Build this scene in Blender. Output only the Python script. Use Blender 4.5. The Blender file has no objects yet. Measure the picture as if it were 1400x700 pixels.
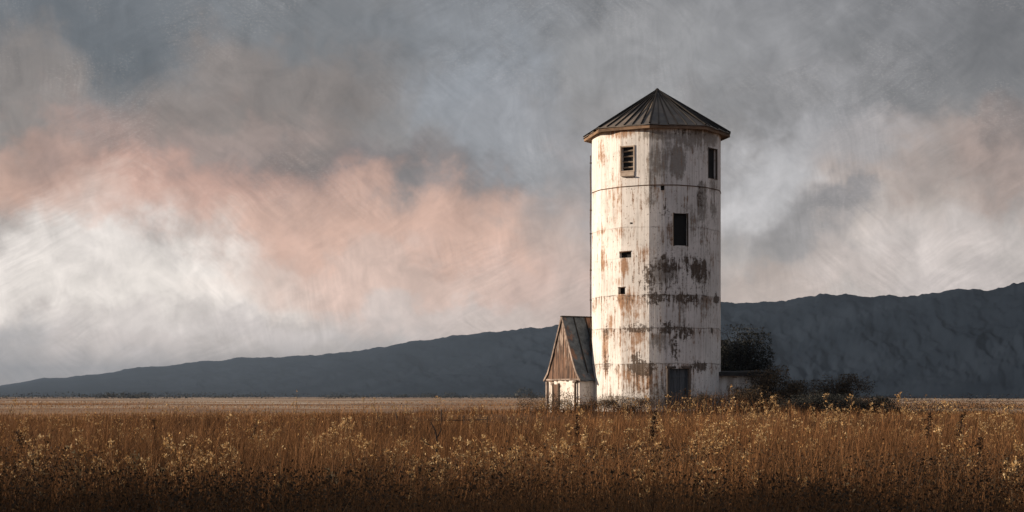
import bpy, math, random
import numpy as np
from mathutils import Vector, Matrix

random.seed(7)
RNG = np.random.default_rng(11)
S = bpy.context.scene
COL = S.collection
PI = math.pi

# ------------------------------------------------------------------ camera constants
F = 2250.0          # focal length in units of a 1400 px wide frame
EYE = 1.7
HOR = 542.0         # horizon row in that frame

def srgb(r, g, b):
    def f(c):
        c /= 255.0
        return c / 12.92 if c <= 0.04045 else ((c + 0.055) / 1.055) ** 2.4
    return (f(r), f(g), f(b), 1.0)

# ------------------------------------------------------------------ numpy value noise
_PERM = RNG.random((256, 256))
def vnoise(x, y):
    x = np.asarray(x, float); y = np.asarray(y, float)
    xi = np.floor(x).astype(int); yi = np.floor(y).astype(int)
    fx = x - xi; fy = y - yi
    fx = fx * fx * (3 - 2 * fx); fy = fy * fy * (3 - 2 * fy)
    a = _PERM[xi & 255, yi & 255]; b = _PERM[(xi + 1) & 255, yi & 255]
    c = _PERM[xi & 255, (yi + 1) & 255]; d = _PERM[(xi + 1) & 255, (yi + 1) & 255]
    return (a * (1 - fx) + b * fx) * (1 - fy) + (c * (1 - fx) + d * fx) * fy
def fbm(x, y, o=4):
    s = 0; a = .5
    for k in range(o):
        s = s + a * (vnoise(x * 2 ** k + 17 * k, y * 2 ** k + 31 * k) - .5); a *= .5
    return s
def sstep(a, b, x):
    t = np.clip((np.asarray(x, float) - a) / (b - a), 0, 1)
    return t * t * (3 - 2 * t)

# ------------------------------------------------------------------ layout
D = 76.7
TX, TY, TR = (897.5 - 700) / F * D, D, 3.0
TO_CAM = Vector((-TX, -TY, 0)).normalized()
RIGHT = Vector((-TO_CAM.y, TO_CAM.x, 0))
if RIGHT.x < 0: RIGHT = -RIGHT
SUN_EL = math.radians(14)
_th = math.radians(-83)
_sh = RIGHT * math.sin(_th) + TO_CAM * math.cos(_th)
SUN = Vector((_sh.x * math.cos(SUN_EL), _sh.y * math.cos(SUN_EL), math.sin(SUN_EL)))

def ground_z(x, y):
    x = np.asarray(x, float); y = np.asarray(y, float)
    z = .6 * sstep(12, 70, y)
    z = z + .42 * np.exp(-(((x - TX - 1) / 13) ** 2 + ((y - TY) / 9) ** 2))
    z = z + .22 * fbm(x * .11, y * .11, 3) * (1 - sstep(90, 200, y))
    calm = 1 - np.exp(-(((x - TX - 3) / 17) ** 2 + ((y - TY) / 14) ** 2))
    z = z + .75 * fbm(x * .04 + 11, y * .03 + 5, 3) * sstep(30, 75, y) * (1 - sstep(130, 260, y)) * calm
    # added knoll out of view on the left, raised to shade the near field
    edge = y + 5 * fbm(x * .05 + 3, y * .12, 3) * 2
    H = 12.0 * (1 - sstep(9, 28, edge)) * sstep(-140, -60, y)
    z = z + H * sstep(-11, -33, x) * (1 - .9 * sstep(-40, -120, x)) * (1 + .35 * fbm(x * .08, y * .3 + 9, 3))
    return z

# ------------------------------------------------------------------ mesh helpers
class MB:
    def __init__(s): s.v = []; s.f = []; s.uv = None
    def quad(s, a, b, c, d):
        n = len(s.v); s.v += [tuple(a), tuple(b), tuple(c), tuple(d)]; s.f.append((n, n + 1, n + 2, n + 3))
    def tri(s, a, b, c):
        n = len(s.v); s.v += [tuple(a), tuple(b), tuple(c)]; s.f.append((n, n + 1, n + 2))
    def box(s, c, ax, ay, az):
        """box from centre and three half-axis vectors"""
        c = Vector(c); ax = Vector(ax); ay = Vector(ay); az = Vector(az)
        n = len(s.v)
        for i in (-1, 1):
            for j in (-1, 1):
                for k in (-1, 1):
                    s.v.append(tuple(c + ax * i + ay * j + az * k))
        for q in ((0, 1, 3, 2), (4, 6, 7, 5), (0, 4, 5, 1), (2, 3, 7, 6), (0, 2, 6, 4), (1, 5, 7, 3)):
            s.f.append(tuple(n + i for i in q))
    def bar(s, a, b, w, t, up=(0, 0, 1)):
        a = Vector(a); b = Vector(b); d = (b - a)
        L = d.length; d.normalize(); up = Vector(up)
        side = d.cross(up)
        if side.length < 1e-4: side = d.cross(Vector((1, 0, 0)))
        side.normalize(); u2 = side.cross(d).normalized()
        s.box((a + b) / 2, d * L / 2, side * w / 2, u2 * t / 2)
    def tube(s, pts, rad, seg=6):
        pts = [Vector(p) for p in pts]; n0 = len(s.v)
        for i, p in enumerate(pts):
            d = (pts[min(i + 1, len(pts) - 1)] - pts[max(i - 1, 0)]).normalized()
            a = d.cross(Vector((0, 0, 1)))
            if a.length < 1e-3: a = d.cross(Vector((1, 0, 0)))
            a.normalize(); b = d.cross(a)
            r = rad[i] if hasattr(rad, '__len__') else rad
            for k in range(seg):
                t = 2 * PI * k / seg
                s.v.append(tuple(p + a * (r * math.cos(t)) + b * (r * math.sin(t))))
        for i in range(len(pts) - 1):
            for k in range(seg):
                k2 = (k + 1) % seg
                s.f.append((n0 + i * seg + k, n0 + i * seg + k2, n0 + (i + 1) * seg + k2, n0 + (i + 1) * seg + k))
        s.f.append(tuple(n0 + k for k in range(seg)))
        s.f.append(tuple(n0 + (len(pts) - 1) * seg + k for k in reversed(range(seg))))
    def mesh(s, name):
        me = bpy.data.meshes.new(name); me.from_pydata(s.v, [], s.f); me.update(); return me
    def build(s, name, mat, parent=None, smooth=False):
        me = s.mesh(name); me.materials.append(mat)
        if smooth: me.polygons.foreach_set('use_smooth', [True] * len(me.polygons))
        o = bpy.data.objects.new(name, me); COL.objects.link(o)
        if parent: o.parent = parent
        return o

def tag(o, label=None, cat=None, group=None, kind=None):
    if label: o['label'] = label
    if cat: o['category'] = cat
    if group: o['group'] = group
    if kind: o['kind'] = kind
    return o
def thing(name, label, cat, loc=(0, 0, 0), rz=0, group=None):
    o = bpy.data.objects.new(name, None); COL.objects.link(o)
    o.location = loc; o.rotation_euler = (0, 0, rz); o.empty_display_size = .2
    return tag(o, label, cat, group)

def raw_mesh(name, V, loops, starts, totals, mat, tint=None):
    me = bpy.data.meshes.new(name)
    me.vertices.add(len(V)); me.vertices.foreach_set('co', np.asarray(V, np.float32).ravel())
    me.loops.add(len(loops)); me.loops.foreach_set('vertex_index', np.asarray(loops, np.int32))
    me.polygons.add(len(starts)); me.polygons.foreach_set('loop_start', np.asarray(starts, np.int32))
    me.update(calc_edges=True); me.validate()
    me.materials.append(mat)
    if tint is not None:
        at = me.attributes.new('tint', 'FLOAT', 'POINT'); at.data.foreach_set('value', np.asarray(tint, np.float32))
    return me
def link(name, me, parent=None):
    o = bpy.data.objects.new(name, me); COL.objects.link(o)
    if parent: o.parent = parent
    return o

# ------------------------------------------------------------------ node helpers
class NT:
    def __init__(s, tree): s.t = tree
    def n(s, typ, **kw):
        nd = s.t.nodes.new(typ)
        for k, v in kw.items(): setattr(nd, k, v)
        return nd
    def put(s, sock, v):
        if isinstance(v, bpy.types.NodeSocket): s.t.links.new(v, sock)
        elif v is not None:
            if hasattr(sock.default_value, '__len__') and not hasattr(v, '__len__'): v = (v,) * len(sock.default_value)
            sock.default_value = v
    def m(s, op, a, b=None, c=None, clamp=False):
        nd = s.n('ShaderNodeMath', operation=op, use_clamp=clamp)
        for i, x in enumerate((a, b, c)):
            if x is not None: s.put(nd.inputs[i], x)
        return nd.outputs[0]
    def v(s, op, a, b=None, c=None):
        nd = s.n('ShaderNodeVectorMath', operation=op)
        for i, x in enumerate((a, b, c)):
            if x is not None: s.put(nd.inputs[i], x)
        return nd.outputs['Value'] if op in ('LENGTH', 'DOT_PRODUCT', 'DISTANCE') else nd.outputs[0]
    def noise(s, vec, scale=1, detail=3, rough=.5, dist=0, dim='3D'):
        nd = s.n('ShaderNodeTexNoise', noise_dimensions=dim)
        s.put(nd.inputs['Vector'], vec); s.put(nd.inputs['Scale'], scale)
        s.put(nd.inputs['Detail'], detail); s.put(nd.inputs['Roughness'], rough); s.put(nd.inputs['Distortion'], dist)
        return nd.outputs['Fac'], nd.outputs['Color']
    def mr(s, x, a, b, c=0, d=1, interp='SMOOTHSTEP'):
        nd = s.n('ShaderNodeMapRange', interpolation_type=interp)
        s.put(nd.inputs['Value'], x)
        for k, val in zip(('From Min', 'From Max', 'To Min', 'To Max'), (a, b, c, d)): s.put(nd.inputs[k], val)
        return nd.outputs[0]
    def mix(s, f, a, b, blend='MIX'):
        nd = s.n('ShaderNodeMix', data_type='RGBA', blend_type=blend)
        s.put(nd.inputs[0], f); s.put(nd.inputs[6], a); s.put(nd.inputs[7], b)
        return nd.outputs[2]
    def xyz(s, v):
        nd = s.n('ShaderNodeSeparateXYZ'); s.put(nd.inputs[0], v); return nd.outputs
    def cxyz(s, x, y, z=0.0):
        nd = s.n('ShaderNodeCombineXYZ')
        for i, q in enumerate((x, y, z)): s.put(nd.inputs[i], q)
        return nd.outputs[0]
    def bump(s, h, strength=.5, dist=.02):
        nd = s.n('ShaderNodeBump'); s.put(nd.inputs['Height'], h)
        nd.inputs['Strength'].default_value = strength; nd.inputs['Distance'].default_value = dist
        return nd.outputs[0]

def material(name):
    m = bpy.data.materials.new(name); m.use_nodes = True
    t = NT(m.node_tree); b = m.node_tree.nodes['Principled BSDF']
    return m, t, b

def simple(name, c1, c2, scale=6, stretch=(1, 1, 1), rough=.85, metal=0, bump=.3, bd=.01, spec=.25):
    m, t, b = material(name)
    co = t.n('ShaderNodeTexCoord').outputs['Object']
    v = t.v('MULTIPLY', co, stretch)
    f, _ = t.noise(v, scale, 5, .6)
    f2, _ = t.noise(v, scale * .23, 3, .5)
    k = t.m('MULTIPLY_ADD', f2, .6, t.m('MULTIPLY', f, .5))
    t.put(b.inputs['Base Color'], t.mix(t.mr(k, .35, .75), c1 + (1,), c2 + (1,)))
    b.inputs['Roughness'].default_value = rough; b.inputs['Metallic'].default_value = metal
    b.inputs['Specular IOR Level'].default_value = spec
    if bump: t.put(b.inputs['Normal'], t.bump(f, bump, bd))
    return m

# ------------------------------------------------------------------ tower wall material (uses UV = arc length, height)
def uv_of(px, py):
    """arc length / height on the silo wall for a feature seen there"""
    phi = math.asin(max(-.99, min(.99, (px - 897.5) / 88)))
    sc = F / (D - TR * math.cos(phi))
    return phi * TR, EYE + (HOR - py) / sc

def wall_material():
    m, t, b = material('weathered_white_render')
    uv = t.n('ShaderNodeUVMap', uv_map='wall').outputs[0]
    u, v, _ = t.xyz(uv)
    # paint
    n1, _ = t.noise(uv, .55, 4, .6)
    n2, _ = t.noise(t.v('MULTIPLY', uv, (5.0, .35, 1)), 1.0, 4, .65)
    n3, _ = t.noise(uv, 5.0, 5, .65)
    paint = t.mix(t.mr(n1, .35, .65), (.83, .80, .765, 1), (.70, .68, .65, 1))
    paint = t.mix(t.m('MULTIPLY', t.mr(n2, .5, .75), .55), paint, (.40, .375, .345, 1))
    paint = t.mix(t.m('MULTIPLY', t.mr(n3, .5, .75), .35), paint, (.46, .43, .395, 1))
    # joints between the lifts
    joints = [uv_of(897, y)[1] for y in (310, 352, 403, 448, 497)]
    wob, _ = t.noise(uv, .8, 2, .5)
    vw = t.m('MULTIPLY_ADD', t.m('SUBTRACT', wob, .5), .2, v)
    line = None; below = None
    jn, _ = t.noise(t.v('MULTIPLY', uv, (1.4, .2, 1)), 1.0, 3, .6)
    for z, amp in zip(joints, (.55, .25, 1, 1, 1)):
        d = t.m('ABSOLUTE', t.m('SUBTRACT', vw, z))
        l = t.m('MULTIPLY', t.mr(d, .012, .035, 1, 0), amp)
        line = l if line is None else t.m('MAXIMUM', line, l)
        q = t.m('SUBTRACT', z, vw)      # distance below the joint
        q = t.m('MULTIPLY', t.mr(q, -.04, .02), t.mr(q, .1, .85, 1, 0)); q = t.m('MULTIPLY', q, amp)
        below = q if below is None else t.m('MAXIMUM', below, q)
    line = t.m('MULTIPLY', line, t.mr(jn, .38, .6, .15, 1))
    # spots: places where the coat is gone or stained  (px, py, half width m, half height m, strength)
    def spots(lst, widen=1.0):
        acc = None
        for px, py, ru, rv, a in lst:
            ru *= widen; rv *= widen
            cu, cv = uv_of(px, py)
            q = t.v('MULTIPLY_ADD', uv, (1 / ru, 1 / rv, 0), (-cu / ru, -cv / rv, 0))
            w = t.m('MULTIPLY', t.mr(t.v('LENGTH', q), .25, 1.25, 1, 0), a)
            acc = w if acc is None else t.m('MAXIMUM', acc, w)
        return acc
    def st01(x, lo=.3, hi=.7): return t.mr(x, lo, hi, 0, 1, 'LINEAR')
    drip = st01(t.noise(t.v('MULTIPLY', uv, (8.0, .6, 1)), 1.0, 5, .65)[0])
    drip2 = st01(t.noise(t.v('MULTIPLY', uv, (22.0, 1.1, 1)), 1.0, 3, .6)[0])
    rag = st01(t.noise(t.v('MULTIPLY', uv, (6.0, 4.2, 1)), 1.0, 8, .74)[0])
    rag2 = st01(t.noise(t.v('MULTIPLY', uv, (5.0, 24.0, 1)), 1.0, 6, .7)[0])
    broad = st01(t.noise(uv, .9, 4, .6)[0])
    # grey bare patches and grime, heaviest right of the middle seam
    grey = spots([(925, 222, .55, .95, 1), (900, 218, .7, 1.1, .7), (945, 185, 1.6, .9, .7), (958, 275, .5, 1.2, .85),
                  (890, 250, .4, 1.6, .5), (975, 265, .5, 2.2, .55), (905, 468, .7, .6, .6), (912, 200, .5, 2.4, .45),
                  (960, 415, .8, 1.0, .4), (930, 440, .35, 1.8, .5), (905, 185, 1.4, .35, .7), (970, 190, 1.0, .5, .8), (945, 330, 1.5, 3.0, .38), (910, 370, 1.0, .9, .7), (955, 372, 1.0, .8, .7), (935, 412, 1.5, .6, .3), (900, 530, 2.6, .8, .6), (850, 552, 2.4, .45, 1), (940, 552, 2.4, .45, 1)])
    g = t.m('MULTIPLY_ADD', drip, .35, t.m('MULTIPLY_ADD', rag, .3, t.m('MULTIPLY_ADD', drip2, .15, t.m('MULTIPLY_ADD', broad, .25, t.m('MULTIPLY_ADD', grey, .50, t.m('MULTIPLY', below, .12))))))
    gm = t.mr(g, .63, .87)
    col = t.mix(t.m('MULTIPLY', gm, .82), paint, t.mix(rag2, (.16, .14, .12, 1), (.29, .265, .235, 1)))
    # rust streaks
    rust = spots([(829, 475, .28, 1.3, 1), (855, 362, .35, .7, 1), (836, 440, .3, .5, .8), (848, 300, .35, 1.2, .45), (823, 205, .4, .9, .6),
                  (836, 268, .45, .9, .5), (870, 470, .6, 1.2, .6), (851, 410, .25, .6, .9), (826, 352, .3, .8, .65), (862, 425, .8, 1.4, .55),
                  (880, 520, .9, .8, .8), (865, 520, 1.2, .6, .6), (848, 180, 1.2, .35, .8), (840, 250, .5, .7, .4), (905, 262, .6, .3, .4),
                  (822, 315, .6, .25, .6), (880, 345, .7, .5, .5), (848, 385, .4, .3, .6)])
    r = t.m('MULTIPLY_ADD', drip, .4, t.m('MULTIPLY_ADD', rag, .27, t.m('MULTIPLY_ADD', drip2, .18, t.m('MULTIPLY_ADD', broad, .15, t.m('MULTIPLY_ADD', rust, .34, t.m('MULTIPLY', below, .12))))))
    rm = t.mr(r, .545, .82)
    rcol = t.mix(t.m('MULTIPLY_ADD', rag2, .6, t.m('MULTIPLY', drip2, .5)), (.17, .07, .03, 1), (.44, .24, .115, 1))
    col = t.mix(t.m('MULTIPLY', rm, .9), col, rcol)
    # torn patches: dark substrate
    torn = spots([(888, 378, .28, .62, 1), (912, 366, .75, .3, .85), (955, 370, .75, .5, .95), (900, 405, .5, .35, .7), (937, 408, .8, .3, .6), (978, 408, .25, .25, .9),
                  (871, 497, .32, .55, 1), (912, 446, .35, .3, .85), (935, 455, .4, .4, .75), (922, 478, .22, .55, .75), (880, 505, .5, .5, .75), (872, 447, .8, .22, .7),
                  (955, 500, .45, .25, .85), (906, 352, .18, .15, .9), (936, 356, .25, .18, .8), (895, 392, .8, .45, .55), (830, 492, .25, .5, .7), (830, 455, .16, .6, .6),
                  (972, 452, .1, .14, 1), (908, 290, .25, .4, .6), (960, 390, .4, .5, .6), (957, 265, .3, .7, .6), (885, 530, 1.3, .35, .5), (930, 545, 2.0, .35, .6), (830, 545, 1.5, .3, .5), (920, 375, 1.6, 1.1, .5), (935, 405, 1.6, .5, .15), (940, 180, 1.5, .25, .6)], 1.35)
    tt = t.m('MULTIPLY_ADD', rag, .42, t.m('MULTIPLY_ADD', rag2, .2, t.m('MULTIPLY_ADD', drip, .22, t.m('MULTIPLY_ADD', drip2, .16, t.m('MULTIPLY_ADD', torn, .31, t.m('MULTIPLY', below, .125))))))
    tm = t.mr(tt, .695, .775)
    tcol = t.mix(rag2, (.035, .026, .02, 1), (.13, .095, .07, 1))
    col = t.mix(t.m('MULTIPLY', tm, .93), col, tcol)
    # small chips
    ch, _ = t.noise(t.v('MULTIPLY', uv, (7, 4, 1)), 1.3, 3, .6)
    cm = t.mr(ch, .655, .675)
    col = t.mix(t.m('MULTIPLY', cm, .75), col, (.16, .12, .09, 1))
    col = t.mix(t.m('MULTIPLY', line, .62), col, (.10, .08, .065, 1))
    # thin dark runs of dirt
    run = t.mr(t.m('MULTIPLY_ADD', drip2, .6, t.m('MULTIPLY_ADD', broad, .3, t.m('MULTIPLY', below, .12))), .64, .80)
    col = t.mix(t.m('MULTIPLY', run, .55), col, (.21, .17, .135, 1))
    # vertical form-board lines
    st, _ = t.noise(t.v('MULTIPLY', uv, (26, .12, 1)), 1.0, 2, .5)
    col = t.mix(t.m('MULTIPLY', t.mr(st, .52, .66), .35), col, (.36, .32, .28, 1))
    t.put(b.inputs['Base Color'], col)
    b.inputs['Roughness'].default_value = .88; b.inputs['Specular IOR Level'].default_value = .2
    h = t.m('MULTIPLY_ADD', st, .5, t.m('MULTIPLY_ADD', n3, .5, t.m('MULTIPLY_ADD', tm, -1.1, t.m('MULTIPLY', line, -1.0))))
    t.put(b.inputs['Normal'], t.bump(h, .55, .025))
    return m

def gable_mat():
    m, t, b = material('brown_gable_boards')
    co = t.n('ShaderNodeTexCoord').outputs['Object']
    a, _ = t.noise(t.v('MULTIPLY', co, (6, 6, .5)), 1.5, 5, .65)
    c, _ = t.noise(co, 1.6, 5, .65); e, _ = t.noise(t.v('MULTIPLY', co, (9, 9, 1.5)), 1, 4, .6)
    col = t.mix(t.mr(a, .38, .62), (.035, .022, .016, 1), (.20, .115, .075, 1))
    col = t.mix(t.m('MULTIPLY', t.mr(c, .52, .66), .7), col, (.042, .030, .024, 1))
    z = t.xyz(co)[2]
    col = t.mix(t.m('MULTIPLY', t.mr(t.m('MULTIPLY_ADD', e, 1.1, t.m('MULTIPLY', z, .10)), .95, 1.12), .7), col, (.46, .38, .32, 1))
    t.put(b.inputs['Base Color'], col); b.inputs['Roughness'].default_value = .9
    t.put(b.inputs['Normal'], t.bump(a, .5, .03))
    return m

MAT = {}
MAT['wall'] = wall_material()
MAT['roof'] = simple('old_standing_seam_metal', (.080, .077, .075), (.235, .19, .15), 2.4, (1, 1, .5), .65, 0, .4, .03, .3)
MAT['seam'] = simple('rusty_seam_metal', (.010, .009, .009), (.030, .024, .019), 4, (1, 1, 1), .6, .2)
MAT['fascia'] = simple('weathered_fascia_board', (.07, .045, .03), (.27, .175, .11), 3, (1, 1, 3), .85)
MAT['iron'] = simple('rusty_iron', (.05, .038, .03), (.15, .085, .05), 7, (1, 1, .4), .7, .2)
MAT['dark'] = simple('black_opening_sheet', (.008, .008, .009), (.022, .021, .021), 3, (1, 1, 1), .6, 0, 0, .01, .12)  # near-black colour standing in for the unlit inside of the openings
MAT['slat'] = simple('bleached_slat_wood', (.22, .17, .13), (.42, .36, .30), 5, (1, 1, 6), .85)
MAT['frame'] = simple('flaking_frame_wood', (.30, .22, .16), (.58, .50, .42), 5, (1, 1, .5), .85)
MAT['frame_dark'] = simple('dark_frame_wood', (.07, .055, .045), (.16, .125, .10), 5, (1, 1, .5), .85)
MAT['door'] = simple('slate_painted_boards', (.045, .055, .065), (.12, .13, .14), 5, (4, 4, .25), .75)
MAT['planks'] = gable_mat()
MAT['barge'] = simple('grey_barge_board', (.13, .095, .075), (.44, .36, .31), 7, (1, 1, 1), .85)
MAT['shed_roof'] = simple('dark_shingle_roof', (.018, .018, .019), (.05, .047, .045), 4, (1, 1, 1), .8, 0, .5, .02)

def patched_roof():
    m, t, b = material('blue_grey_sheet_roof')
    co = t.n('ShaderNodeTexCoord').outputs['Object']
    a, _ = t.noise(t.v('MULTIPLY', co, (1, 1, .6)), 1.1, 4, .6)
    c, _ = t.noise(co, 4, 5, .65)
    col = t.mix(t.mr(c, .35, .65), (.032, .045, .060, 1), (.085, .105, .125, 1))
    col = t.mix(t.m('MULTIPLY', t.mr(a, .53, .62), .85), col, t.mix(c, (.10, .05, .03, 1), (.30, .13, .06, 1)))
    t.put(b.inputs['Base Color'], col)
    b.inputs['Roughness'].default_value = .6; b.inputs['Metallic'].default_value = .2
    t.put(b.inputs['Normal'], t.bump(c, .3, .02))
    return m
MAT['sheet'] = patched_roof()

def shed_wall_mat():
    m, t, b = material('flaking_whitewash')
    co = t.n('ShaderNodeTexCoord').outputs['Object']
    a, _ = t.noise(t.v('MULTIPLY', co, (4, 4, .6)), 1, 5, .65)
    c, _ = t.noise(co, 3, 5, .65)
    col = t.mix(t.mr(a, .4, .7), (.74, .70, .65, 1), (.42, .37, .32, 1))
    col = t.mix(t.m('MULTIPLY', t.mr(c, .56, .64), .85), col, (.18, .12, .085, 1))
    t.put(b.inputs['Base Color'], col); b.inputs['Roughness'].default_value = .9
    t.put(b.inputs['Normal'], t.bump(c, .4, .02))
    return m
MAT['whitewash'] = shed_wall_mat()

def plant_mat(name, cols, trans=.25, patch=None):
    """cols: list of (pos, rgb) looked up by the 'tint' of each blade / leaf"""
    m, t, b = material(name)
    at = t.n('ShaderNodeAttribute', attribute_name='tint').outputs['Fac']
    if patch:
        g = t.n('ShaderNodeNewGeometry').outputs['Position']
        n, _ = t.noise(t.v('MULTIPLY', g, (1, 1, 0)), patch, 5, .62)
        at = t.m('ADD', at, t.m('MULTIPLY', t.m('SUBTRACT', n, .5), 1.7))
    r = t.n('ShaderNodeValToRGB'); t.put(r.inputs[0], at)
    el = r.color_ramp.elements
    while len(el) < len(cols): el.new(.5)
    for e, (p, c) in zip(el, cols): e.position = p; e.color = c + (1,)
    t.put(b.inputs['Base Color'], r.outputs[0]); b.inputs['Roughness'].default_value = .8
    b.inputs['Specular IOR Level'].default_value = .12
    tr = t.n('ShaderNodeBsdfTranslucent'); t.put(tr.inputs[0], r.outputs[0])
    mx = t.n('ShaderNodeMixShader'); mx.inputs[0].default_value = trans
    t.t.links.new(b.outputs[0], mx.inputs[1]); t.t.links.new(tr.outputs[0], mx.inputs[2])
    t.t.links.new(mx.outputs[0], t.t.nodes['Material Output'].inputs[0])
    return m
MAT['grass'] = plant_mat('dry_field_grass', [(0, (.045, .027, .017)), (.35, (.140, .070, .031)), (.7, (.29, .138, .056)), (1, (.42, .235, .10))], .22, .13)
MAT['under'] = plant_mat('dead_forbs_shade_dark', [(0, (.036, .026, .018)), (.6, (.08, .052, .031)), (1, (.15, .088, .045))], .15)  # dead forbs, coloured dark to deepen the shade over the near field
MAT['seed'] = plant_mat('golden_seed_heads', [(0, (.28, .145, .055)), (.5, (.56, .35, .15)), (1, (.76, .58, .33))], .3)
MAT['stem'] = simple('dry_stem', (.10, .06, .03), (.24, .15, .07), 8, (1, 1, 1), .85, 0, 0)
MAT['darkstem'] = simple('black_dead_stem', (.018, .014, .012), (.045, .034, .027), 8, (1, 1, 1), .85, 0, 0)
MAT['darkseed'] = plant_mat('dark_seed_spike', [(0, (.025, .017, .012)), (1, (.075, .045, .028))], .1)
MAT['leaf'] = plant_mat('dark_evergreen_leaf', [(0, (.014, .016, .016)), (.6, (.036, .039, .036)), (1, (.085, .083, .070))], .12)
MAT['brush'] = plant_mat('brown_shrub_leaf', [(0, (.034, .027, .02)), (.6, (.085, .063, .042)), (1, (.20, .135, .075))], .15)
MAT['bark'] = simple('dark_bark', (.025, .02, .017), (.06, .048, .04), 8, (1, 1, .3), .9)
MAT['oldwood'] = simple('weathered_fence_wood', (.04, .03, .024), (.10, .075, .058), 8, (1, 1, .3), .9)

# ------------------------------------------------------------------ ground
def ground():
    def axis(lo, hi, a, b, st):
        core = np.arange(a, b + .01, st)
        up = [b]; s = st
        while up[-1] < hi: s *= 1.22; up.append(up[-1] + s)
        dn = [a]; s = st
        while dn[-1] > lo: s *= 1.22; dn.append(dn[-1] - s)
        return np.array(dn[:0:-1] + list(core) + up[1:])
    xs = axis(-9000, 9000, -70, 60, 1.0); ys = axis(-3000, 9500, -60, 130, 1.0)
    X, Y = np.meshgrid(xs, ys, indexing='ij'); Z = ground_z(X, Y)
    nx, ny = X.shape
    V = np.stack([X, Y, Z], -1).reshape(-1, 3)
    i, j = np.meshgrid(np.arange(nx - 1), np.arange(ny - 1), indexing='ij')
    q = np.stack([i * ny + j, (i + 1) * ny + j, (i + 1) * ny + j + 1, i * ny + j + 1], -1).reshape(-1, 4)
    m, t, b = material('field_ground')
    P = t.n('ShaderNodeNewGeometry').outputs['Position']
    x, y, z = t.xyz(P)
    wv, _ = t.noise(t.v('MULTIPLY', P, (.008, .008, 0)), 1, 3, .6)
    P2 = t.v('ADD', P, t.cxyz(0.0, t.m('MULTIPLY', t.m('SUBTRACT', wv, .5), t.m('MULTIPLY', y, .9)), 0.0))
    s1, _ = t.noise(t.v('MULTIPLY', P2, (.02, .06, 0)), 1, 5, .65)
    s2, _ = t.noise(t.v('MULTIPLY', P2, (.0022, .008, 0)), 1, 4, .62)
    s3, _ = t.noise(t.v('MULTIPLY', P, (.5, 1.5, 0)), 1, 4, .6)
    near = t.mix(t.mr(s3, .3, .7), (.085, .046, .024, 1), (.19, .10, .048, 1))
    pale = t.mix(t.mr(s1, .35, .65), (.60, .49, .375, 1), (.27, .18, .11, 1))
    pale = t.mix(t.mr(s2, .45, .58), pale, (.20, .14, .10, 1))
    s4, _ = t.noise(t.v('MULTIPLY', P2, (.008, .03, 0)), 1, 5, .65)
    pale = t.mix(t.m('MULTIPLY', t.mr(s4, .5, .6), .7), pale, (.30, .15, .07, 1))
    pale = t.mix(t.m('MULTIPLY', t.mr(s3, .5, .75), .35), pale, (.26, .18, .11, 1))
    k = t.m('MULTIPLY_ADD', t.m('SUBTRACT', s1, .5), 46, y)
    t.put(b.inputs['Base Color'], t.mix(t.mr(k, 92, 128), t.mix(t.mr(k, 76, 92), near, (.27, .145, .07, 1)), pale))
    b.inputs['Roughness'].default_value = .95; b.inputs['Specular IOR Level'].default_value = .1
    t.put(b.inputs['Normal'], t.bump(s3, .5, .08))
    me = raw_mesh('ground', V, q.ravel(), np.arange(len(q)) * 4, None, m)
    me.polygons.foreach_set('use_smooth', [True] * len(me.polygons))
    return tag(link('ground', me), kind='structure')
ground()

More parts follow.
